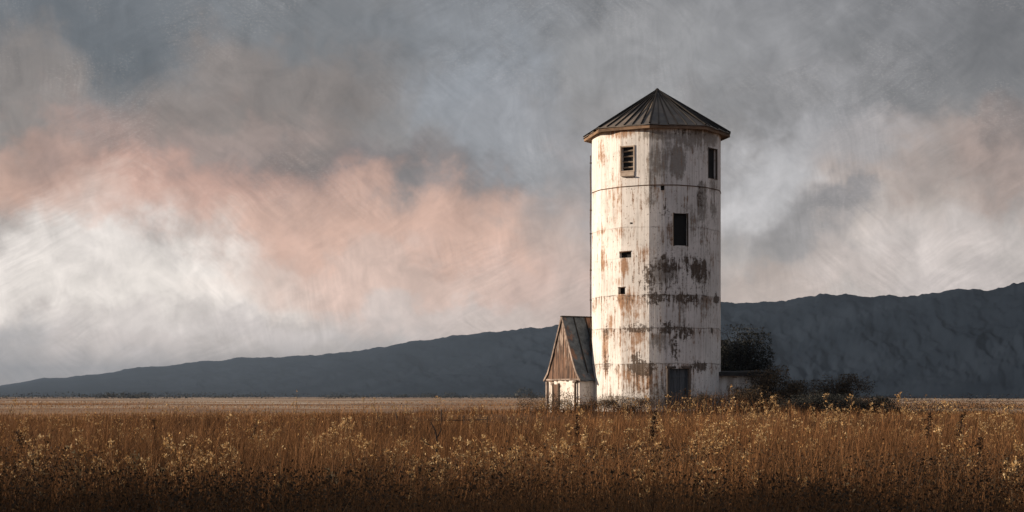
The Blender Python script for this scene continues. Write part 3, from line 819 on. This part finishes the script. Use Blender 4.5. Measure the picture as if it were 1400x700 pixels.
def undergrowth():
    rng = np.random.default_rng(103); n = 330000
    d = 8 * (46 / 8) ** (rng.random(n) ** 1.15); x = rng.uniform(-1, 1, n) * (.36 * d + 4)
    hm = (.74 - .45 * sstep(19, 34, d)) * (.6 + 1.0 * vnoise(x * .5, d * .4)); z = ground_z(x, d) + hm * rng.random(n) ** 1.3
    # round the foot of the buildings
    m = 30000; x2 = rng.uniform(TX - 6.5, TX + 17, m); d2 = rng.uniform(70.5, 78.5, m)
    k = (((x2 - TX) / 3.1) ** 2 + ((d2 - TY) / 3.1) ** 2 > 1); x2, d2 = x2[k], d2[k]
    z2 = ground_z(x2, d2) + (.30 + .85 * vnoise(x2 * .9, d2 * .9)) * rng.random(len(x2)) ** .8
    cen = np.concatenate([np.stack([x, d, z], -1), np.stack([x2, d2, z2], -1)])
    size = np.concatenate([.024 + .0007 * d, .055 + 0 * d2])
    me = leaves_mesh('undergrowth', cen, size, MAT['under'], rng, .5)
    tag(link('undergrowth', me), 'dead leaves and forbs under the grass, coloured dark to deepen the shade', 'undergrowth', kind='stuff')
undergrowth()

# ------------------------------------------------------------------ weeds one can tell apart
def weed_proto(seed, h, nb, spread, nseed, ssize, spike=False, lo=.42):
    rnd = random.Random(seed); rng = np.random.default_rng(seed)
    mb = MB(); pts = []
    bx, by = rnd.uniform(-.12, .12) * h, rnd.uniform(-.1, .1) * h
    def stem(t): return Vector((bx * t * t + .02 * math.sin(5 * t + seed), by * t * t, h * t))
    mb.tube([stem(k / 7) for k in range(8)], [.009 * (1 - .7 * k / 7) for k in range(8)], 4)
    if spike:
        for k in range(nseed):
            t = rnd.uniform(.62, 1.0); r = .028 * (1 - abs(t - .8) * 2.6); pts.append(stem(t) + Vector((rnd.gauss(0, r), rnd.gauss(0, r), 0)))
    else:
        for k in range(nb):
            t = rnd.uniform(lo, .97); a = rnd.uniform(0, 2 * PI); L = spread * h * (1.15 - t) * rnd.uniform(.6, 1.2)
            s = stem(t); e = s + Vector((math.cos(a) * L, math.sin(a) * L, L * rnd.uniform(.5, 1.2)))
            m = s.lerp(e, .55) + Vector((0, 0, -.1 * L))
            mb.tube([s, m, e], [.0035, .0028, .0018], 3)
            for _ in range(max(2, int(nseed / nb))):
                q = m.lerp(e, rnd.uniform(.1, 1.05)); pts.append(q + Vector((rnd.gauss(0, .014), rnd.gauss(0, .014), rnd.gauss(0, .014))))
    return mb.mesh('stem'), np.array([tuple(p) for p in pts]), ssize, rng
def make_weed(seed, h, nb, spread, nseed, ssize, smat, hmat, spike=False, lo=.42):
    me, pts, ss, rng = weed_proto(seed, h, nb, spread, nseed, ssize, spike, lo)
    me.materials.append(smat)
    hd = leaves_mesh('seed_head', pts, ss, hmat, rng, .4, np.clip(rng.normal(.55, .3, len(pts)), 0, 1), True)
    return me, hd
GOLD = [make_weed(200 + k, random.uniform(.92, 1.28), random.randint(9, 16), random.uniform(.22, .45), random.randint(70, 130), .046, MAT['stem'], MAT['seed']) for k in range(10)]
SLIM = [make_weed(230 + k, random.uniform(.95, 1.3), random.randint(6, 9), random.uniform(.12, .22), random.randint(36, 56), .044, MAT['stem'], MAT['seed'], False, .5) for k in range(6)]
DOCK = [make_weed(260 + k, random.uniform(1.05, 1.3), 0, 0, 150, .05, MAT['darkstem'], MAT['darkseed'], True) for k in range(5)]
def put_weed(proto, name, x, d, sc, rz, label, cat, group):
    r = bpy.data.objects.new(name, proto[0]); COL.objects.link(r)
    r.location = (x, d, float(ground_z(x, d)) - .03); r.rotation_euler = (random.gauss(0, .07), random.gauss(0, .07), rz); r.scale = (sc, sc, sc)
    tag(r, label, cat, group)
    s = bpy.data.objects.new('seed_head', proto[1]); COL.objects.link(s); s.parent = r
    return r
def px_of(x, d): return 700 + F * x / d
cnt = 0
# clumps of branching golden weeds: (px, depth, how many, spread m)
for px, d, n, sp in ((430, 23, 16, .8), (500, 20, 12, .7), (590, 18, 8, .6), (330, 26, 5, .6), (250, 19, 12, .8), (120, 20, 6, .7), (60, 19, 10, .8), (20, 30, 6, .8), (180, 27, 5, .8),
                     (300, 16, 5, .7), (480, 30, 7, 1.0), (640, 21, 8, .9), (700, 19, 8, .8), (760, 23, 10, 1.2), (810, 30, 10, 1.3), (850, 22, 9, .8), (920, 27, 9, 1.2), (985, 23, 10, .9), (990, 33, 8, 1.3),
                     (1060, 25, 10, 1.0), (1130, 34, 10, 1.6), (1200, 27, 9, 1.1), (1250, 37, 10, 1.6), (1320, 29, 9, 1.2), (1370, 34, 8, 1.2), (1340, 17, 4, .7), (950, 16, 4, .8), (1090, 40, 9, 2.0), (700, 36, 6, 2.0)):
    d = d * 1.32
    for k in range(n):
        dd = d + random.gauss(0, sp * 1.6); xx = (px - 700) / F * d + random.gauss(0, sp * .8)
        if dd < 13: continue
        put_weed(random.choice(GOLD), 'golden_weed', xx, dd, random.uniform(.72, 1.0), random.uniform(0, 6.28), 'branching dry weed with golden seed heads in the russet field grass', 'weed', 'golden weeds in the field'); cnt += 1
# thinner scatter towards the back of the field
for k in range(58):
    d = random.uniform(44, 74); x = random.uniform(-.33, .33) * d
    if k > 34: d = random.uniform(66, 72.5); x = (random.uniform(740, 1080) - 700) / F * d
    if math.hypot(x - TX, d - TY) < 4: continue
    put_weed(random.choice(GOLD), 'golden_weed', x, d, random.uniform(.6, .95), random.uniform(0, 6.28), 'branching dry weed with golden seed heads in the russet field grass', 'weed', 'golden weeds in the field'); cnt += 1
# slim stems
for k in range(110):
    d = 17 * (68 / 17) ** random.random(); x = random.uniform(-.335, .335) * d
    put_weed(random.choice(SLIM), 'slim_weed', x, d, random.uniform(.65, .95), random.uniform(0, 6.28), 'slim upright dry weed with a narrow pale golden tip among the field grass', 'weed', 'slim weeds in the field')
for px, d, sc in ((1004, 46, 1.35), (975, 50, 1.0), (860, 56, .8), (915, 58, 1.1), (1140, 48, 1.1), (1165, 55, 1.1), (1110, 52, .9), (1055, 56, 1.0), (945, 60, 1.15), (795, 60, .8), (1290, 48, 1.2), (1375, 46, 1.2), (1262, 58, 1.0), (985, 62, 1.1), (705, 60, .8), (405, 62, 1.1), (12, 55, 1.2)):
    x = (px - 700) / F * d
    put_weed(random.choice(GOLD + SLIM), 'tall_weed', x, d, sc, random.uniform(0, 6.28), 'taller golden weed rising clear above the field grass against the dark background', 'weed', 'tall weeds above the grass line')
put_weed(SLIM[0], 'tall_weed', (1219 - 700) / F * 44, 44, 1.5, 1.0, 'tallest bright golden weed standing in front of the low dark shrub at the right', 'weed', 'tall weeds above the grass line')
for px, d, sc, lab in ((36, 27, .95, 'dark dock stalk nearest the left edge of the field'), (214, 34, .85, 'dark dock stalk alone in the left half of the field'), (886, 33, 1.1, 'dark dock stalk in front of the silo door'),
                       (1307, 32, 1.05, 'dark dock stalk between the right edge and the low dark shrub'), (1266, 31, .95, 'dark dock stalk in front of the low dark shrub'), (1258, 21, .85, 'dark dock stalk low in the shaded grass at the right'),
                       (1338, 24, .95, 'dark dock stalk nearest the right edge of the field'), (337, 36, .8, 'dark thin dock stalk left of the forked dead twig'), (792, 35, .9, 'dark dock stalk in front of the annex')):
    put_weed(random.choice(DOCK), 'dock_stalk', (px - 700) / F * d, d, sc, random.uniform(0, 6.28), lab, 'weed', 'dark dock stalks in the grass')
# forked dead sapling
def sapling():
    d = 23.5; x = (598 - 700) / F * d; g = float(ground_z(x, d)); mb = MB()
    q = lambda a, z: Vector((a, 0, z))
    mb.tube([q(.03, -.05), q(.06, .35), q(.03, .62), q(-.02, .83), q(.0, 1.02), q(-.03, 1.2), q(-.10, 1.33)], [.027, .024, .021, .018, .014, .010, .006], 5)
    mb.tube([q(.0, .92), q(-.09, .98), q(-.2, 1.04), q(-.24, 1.11)], [.011, .008, .006, .004], 4)
    mb.tube([q(.01, .75), q(-.07, .80), q(-.14, .79)], [.011, .008, .005], 4)
    mb.tube([q(.04, .6), q(.12, .66), q(.15, .77)], [.013, .01, .005], 4)
    mb.tube([q(.06, .4), q(.16, .5), q(.20, .63)], [.010, .007, .004], 4)
    mb.tube([q(-.01, 1.1), q(.05, 1.2), q(.05, 1.31)], [.01, .008, .005], 4)
    o = mb.build('dead_sapling', MAT['darkstem']); o.location = (x, d, g); o.scale = (.95, .95, .98)
    tag(o, 'black forked dead sapling standing in the grass left of centre', 'sapling')
sapling()
# remains of a fence
def fence():
    d = 58.0; root = thing('broken_fence', 'low broken fence of dark stakes and one rail in the grass', 'fence', ((620 - 700) / F * d, d, float(ground_z(-2, d))))
    for px, h, ln in ((524, .62, -.22), (545, .6, -.1), (603, .72, .02), (634, .5, 0), (665, .5, .05)):
        x = (px - 620) / F * d; mb = MB(); mb.tube([(x, 0, -.1), (x + ln * .5, 0, h * .5), (x + ln, .02, h)], [.03, .028, .022], 5); mb.build('stake', MAT['oldwood'], root)
    mb = MB(); mb.tube([((580 - 620) / F * d, .04, .36), ((620 - 620) / F * d, .05, .34), ((668 - 620) / F * d, .04, .37)], .02, 5); mb.build('rail', MAT['oldwood'], root)
fence()

def far_hedges():
    rng = np.random.default_rng(77); cs = []; sz = []
    for k in range(70):
        d = rng.uniform(700, 1900); x = rng.uniform(-.42, .42) * d; L = rng.uniform(15, 90); h = rng.uniform(1.5, 4.5) * d / 1300; n = int(90 + L * 5)
        if k % 5 == 0: L = rng.uniform(6, 12); h *= 1.8
        u = rng.uniform(-1, 1, n); hp = h * (.4 + .9 * vnoise(u * L * .15 + k * 7, 0 * u)) * (1 - u ** 4)
        cs.append(np.stack([x + u * L, d + rng.normal(0, 3, n), float(ground_z(x, d)) + hp * rng.random(n)], -1)); sz.append(np.full(n, h * .32))
    me = leaves_mesh('far_hedges', np.concatenate(cs), np.concatenate(sz), MAT['leaf'], rng, .2)
    tag(link('far_hedges', me), 'thin dark hedges and scrub far off at the foot of the hills', 'hedges', kind='stuff')
far_hedges()

# ------------------------------------------------------------------ air
def haze():
    mb = MB(); x0, x1, y0, y1, z0, z1 = -13500, 13500, -5500, 13500, -6, 236
    mb.box(((x0 + x1) / 2, (y0 + y1) / 2, (z0 + z1) / 2), ((x1 - x0) / 2, 0, 0), (0, (y1 - y0) / 2, 0), (0, 0, (z1 - z0) / 2))
    m = bpy.data.materials.new('thin_blue_air'); m.use_nodes = True; nt = m.node_tree; nt.nodes.clear()
    o = nt.nodes.new('ShaderNodeOutputMaterial'); v = nt.nodes.new('ShaderNodeVolumePrincipled')
    v.inputs['Color'].default_value = (.24, .32, .425, 1); v.inputs['Density'].default_value = HAZE; v.inputs['Anisotropy'].default_value = 0
    nt.links.new(v.outputs[0], o.inputs['Volume'])
    tag(mb.build('haze', m), kind='stuff')
HAZE = .000112
haze()

# ------------------------------------------------------------------ sky
def sky():
    w = bpy.data.worlds.new('World'); S.world = w; w.use_nodes = True; nt = w.node_tree; nt.nodes.clear(); t = NT(nt)
    out = t.n('ShaderNodeOutputWorld')
    nis = t.n('ShaderNodeTexSky', sky_type='NISHITA'); nis.sun_disc = False; nis.sun_elevation = SUN_EL; nis.sun_rotation = math.atan2(SUN.x, SUN.y)
    bg1 = t.n('ShaderNodeBackground'); t.put(bg1.inputs[0], nis.outputs[0]); bg1.inputs[1].default_value = .10
    dirv = t.n('ShaderNodeTexCoord').outputs['Generated']
    x, y, z = t.xyz(dirv)
    U = t.m('MULTIPLY', t.m('ARCTAN2', x, y), F / 100); V = t.m('MULTIPLY', t.m('ARCSINE', z), F / 100)
    uv0 = t.cxyz(U, V, 0)
    _, c1 = t.noise(dirv, 7.0, 5, .55); _, c2 = t.noise(dirv, 30.0, 4, .6)
    warp = t.v('MULTIPLY_ADD', c1, (2.6, 2.0, 0), (-1.3, -1.0, 0)); warp2 = t.v('MULTIPLY_ADD', c2, (1.5, 1.2, 0), (-.75, -.6, 0))
    uv = t.v('ADD', uv0, t.v('ADD', warp, warp2))
    lum, _ = t.noise(dirv, 14.0, 6, .58, .4)
    # overall bank of cloud: pale at the horizon, slate above
    col = t.mix(t.mr(V, .0, 5.6), srgb(176, 168, 165), srgb(127, 128, 131))
    col = t.mix(t.mr(V, 7, 30), col, srgb(140, 146, 156))
    back = t.mr(y, .2, -.5); col = t.mix(t.m('MULTIPLY', back, t.mr(V, -1, 10)), col, BACK)
    blobs = [ # px, py, rx, ry (hundreds), colour, strength : clouds by direction
        (120, 70, 3.4, 1.5, (98, 104, 111), .9), (420, 60, 2.8, 1.3, (116, 120, 125), .75), (640, 60, 2.2, 1.0, (130, 135, 142), .7), (1340, 70, 2.4, 1.7, (112, 112, 115), .85), (1050, 60, 2.6, 1.2, (144, 145, 149), .7),
        (20, 120, 2.0, .9, (146, 137, 132), .75), (900, 70, 2.0, .9, (154, 155, 158), .7), (1180, 160, 2.2, .8, (132, 132, 135), .7),
        (50, 225, 3.2, .8, (204, 168, 152), .95), (220, 195, 2.4, .9, (152, 130, 123), .85), (390, 225, 1.9, 1.1, (136, 124, 122), .9), (360, 125, 2.8, .9, (140, 130, 125), .8), (640, 150, 1.7, 1.1, (150, 156, 165), .8),
        (730, 190, 1.6, .9, (158, 161, 168), .7), (560, 245, 1.9, .6, (128, 123, 125), .85), (340, 180, 1.0, .4, (172, 153, 146), .6),
        (280, 270, 3.4, .75, (198, 160, 146), .9), (430, 315, 2.4, .75, (198, 166, 153), .85), (620, 325, 3.4, 1.0, (207, 171, 155), .92), (720, 395, 3.0, .9, (196, 170, 161), .95), (480, 365, 1.6, .5, (200, 175, 165), .75), (310, 330, .8, .35, (178, 160, 152), .5),
        (60, 345, 3.4, 1.1, (226, 220, 217), 1.0), (220, 395, 2.8, .75, (226, 220, 216), 1.0), (350, 398, 1.7, .45, (224, 216, 211), .85), (540, 385, 2.4, .6, (200, 174, 163), .85), (150, 262, 1.4, .4, (208, 182, 171), .6), (580, 425, 2.2, .4, (192, 180, 176), .85), (250, 448, 3.2, .45, (206, 199, 197), .85),
        (0, 475, 1.3, .5, (166, 164, 167), .8), (180, 480, 2.0, .35, (194, 186, 184), .8), (430, 455, 2.4, .35, (184, 177, 176), .85), (90, 515, 2.4, .3, (186, 180, 180), .7), (680, 440, 1.4, .3, (192, 178, 172), .7),
        (1060, 250, 2.1, .75, (200, 200, 205), .9), (1010, 290, 1.1, .7, (204, 203, 207), .75), (1260, 285, 2.1, .6, (200, 188, 182), .85), (1240, 220, 1.8, .6, (178, 164, 158), .85), (1385, 250, 1.2, 1.0, (172, 152, 144), .85), (1390, 180, .9, .5, (132, 121, 118), .8), (1130, 120, 1.4, .5, (156, 156, 160), .6),
        (1075, 330, 1.4, .65, (146, 143, 145), .9), (1165, 290, .7, .3, (146, 143, 146), .85), (1060, 390, 2.0, .5, (172, 158, 152), .85), (1210, 365, 2.0, .5, (178, 168, 165), .85), (1350, 325, 1.8, .6, (194, 186, 184), .85), (1360, 378, 1.8, .4, (176, 168, 167), .8),
        (790, 300, 1.1, 1.0, (176, 160, 154), .75), (860, 240, 1.4, 1.0, (166, 164, 168), .6), (1130, 200, 1.4, .5, (180, 180, 185), .65), (790, 410, 1.0, .6, (180, 162, 155), .8)]
    bk1, _ = t.noise(dirv, 19.0, 7, .6, .3)
    brk = t.m('MULTIPLY', t.m('SUBTRACT', bk1, .5), 1.5)
    for px, py, rx, ry, c, a in blobs:
        az = math.atan((px - 700) / F); el = math.atan((HOR - py) / F * math.cos(az))
        cu, cv = az * F / 100, el * F / 100
        q = t.v('MULTIPLY_ADD', uv, (1 / rx, 1 / ry, 0), (-cu / rx, -cv / ry, 0))
        f = t.m('MULTIPLY', t.mr(t.m('ADD', t.v('LENGTH', q), brk), .18, 1.1, 1, 0, 'SMOOTHERSTEP'), a)
        col = t.mix(f, col, srgb(*c))
    # billow light and dark
    col = t.mix(1.0, col, t.cxyz(*(t.mr(lum, .3, .7, .86, 1.14, 'LINEAR'),) * 3), 'MULTIPLY')
    lum2, _ = t.noise(dirv, 48.0, 5, .62, .6)
    col = t.mix(1.0, col, t.cxyz(*(t.mr(lum2, .3, .7, .85, 1.15, 'LINEAR'),) * 3), 'MULTIPLY')
    # wispy streaks combed by the wind, direction differing from place to place
    patch, _ = t.noise(dirv, 9, 2, .5)
    def streak(ang, su, sv, lo, hi):
        ca, sa = math.cos(ang), math.sin(ang)
        a = t.v('DOT_PRODUCT', uv0, (ca, sa, 0)); b = t.v('DOT_PRODUCT', uv0, (-sa, ca, 0))
        bend = t.m('MULTIPLY_ADD', t.xyz(c1)[0], .9, b)
        n, _ = t.noise(t.cxyz(t.m('MULTIPLY', a, su), t.m('MULTIPLY', bend, sv), 0), 1, 3, .6)
        return n
    s1 = streak(math.radians(-38), 1.0, 16, 0, 1); s2 = streak(math.radians(28), 1.2, 15, 0, 1); s3 = streak(math.radians(-80), 1.4, 18, 0, 1)
    k1 = t.mr(patch, .44, .54); s12 = t.m('ADD', t.m('MULTIPLY', s1, k1), t.m('MULTIPLY', s2, t.m('SUBTRACT', 1.0, k1)))
    p2, _ = t.noise(dirv, 12.7, 2, .5); k2 = t.m('MULTIPLY', t.mr(p2, .5, .62), .8)
    ss = t.m('ADD', t.m('MULTIPLY', s3, k2), t.m('MULTIPLY', s12, t.m('SUBTRACT', 1.0, k2)))
    p3, _ = t.noise(dirv, 20, 3, .6); amp = t.mr(p3, .40, .66, .07, .28)
    g = t.m('MULTIPLY_ADD', t.m('MULTIPLY', t.m('SUBTRACT', ss, .5), 2.0), amp, 1.0)
    col = t.mix(1.0, col, t.cxyz(g, g, g), 'MULTIPLY')
    # thin bright flecks in places
    fl, _ = t.noise(t.v('MULTIPLY', uv0, (16, 26, 1)), 1.6, 2, .7)
    fm = t.m('MULTIPLY', t.mr(fl, .50, .72), t.m('MULTIPLY', t.mr(p3, .46, .64), .15))
    col = t.mix(fm, col, srgb(214, 208, 204))
    gl = t.mr(V, .1, 3.2, 1.95, 1.03); col = t.mix(1.0, col, t.cxyz(t.m('MULTIPLY', gl, 1.035), gl, t.m('MULTIPLY', gl, .965)), 'MULTIPLY')
    bg2 = t.n('ShaderNodeBackground'); t.put(bg2.inputs[0], col); bg2.inputs[1].default_value = SKYGAIN
    mx = t.n('ShaderNodeMixShader'); mx.inputs[0].default_value = .93
    nt.links.new(bg1.outputs[0], mx.inputs[1]); nt.links.new(bg2.outputs[0], mx.inputs[2]); nt.links.new(mx.outputs[0], out.inputs[0])
BACK = srgb(128, 135, 150); SKYGAIN = .75
sky()

sd = bpy.data.lights.new('sun', 'SUN'); sd.energy = 5.0; sd.angle = math.radians(.55); sd.color = (1.0, .82, .645)
so = bpy.data.objects.new('sun', sd); COL.objects.link(so); so.rotation_euler = SUN.to_track_quat('Z', 'Y').to_euler(); so.location = (-60, -10, 40)

cd = bpy.data.cameras.new('camera'); cam = bpy.data.objects.new('camera', cd); COL.objects.link(cam)
cam.location = (0, 0, EYE); cam.rotation_euler = (PI / 2, 0, 0)
cd.sensor_width = 36; cd.lens = F / 1400 * 36; cd.shift_y = (HOR - 350) / 1400; cd.clip_start = .1; cd.clip_end = 30000
S.camera = cam
S.view_settings.view_transform = 'Standard'; S.view_settings.look = 'None'; S.view_settings.exposure = .42; S.view_settings.gamma = 1; S.view_settings.use_curve_mapping = False
S.render.engine = 'CYCLES'
try:
    S.cycles.use_denoising = True; S.cycles.denoiser = 'OPENIMAGEDENOISE'
except Exception: pass
S.cycles.max_bounces = 6; S.cycles.diffuse_bounces = 3; S.cycles.volume_bounces = 1; S.cycles.transparent_max_bounces = 4
S.cycles.use_adaptive_sampling = False
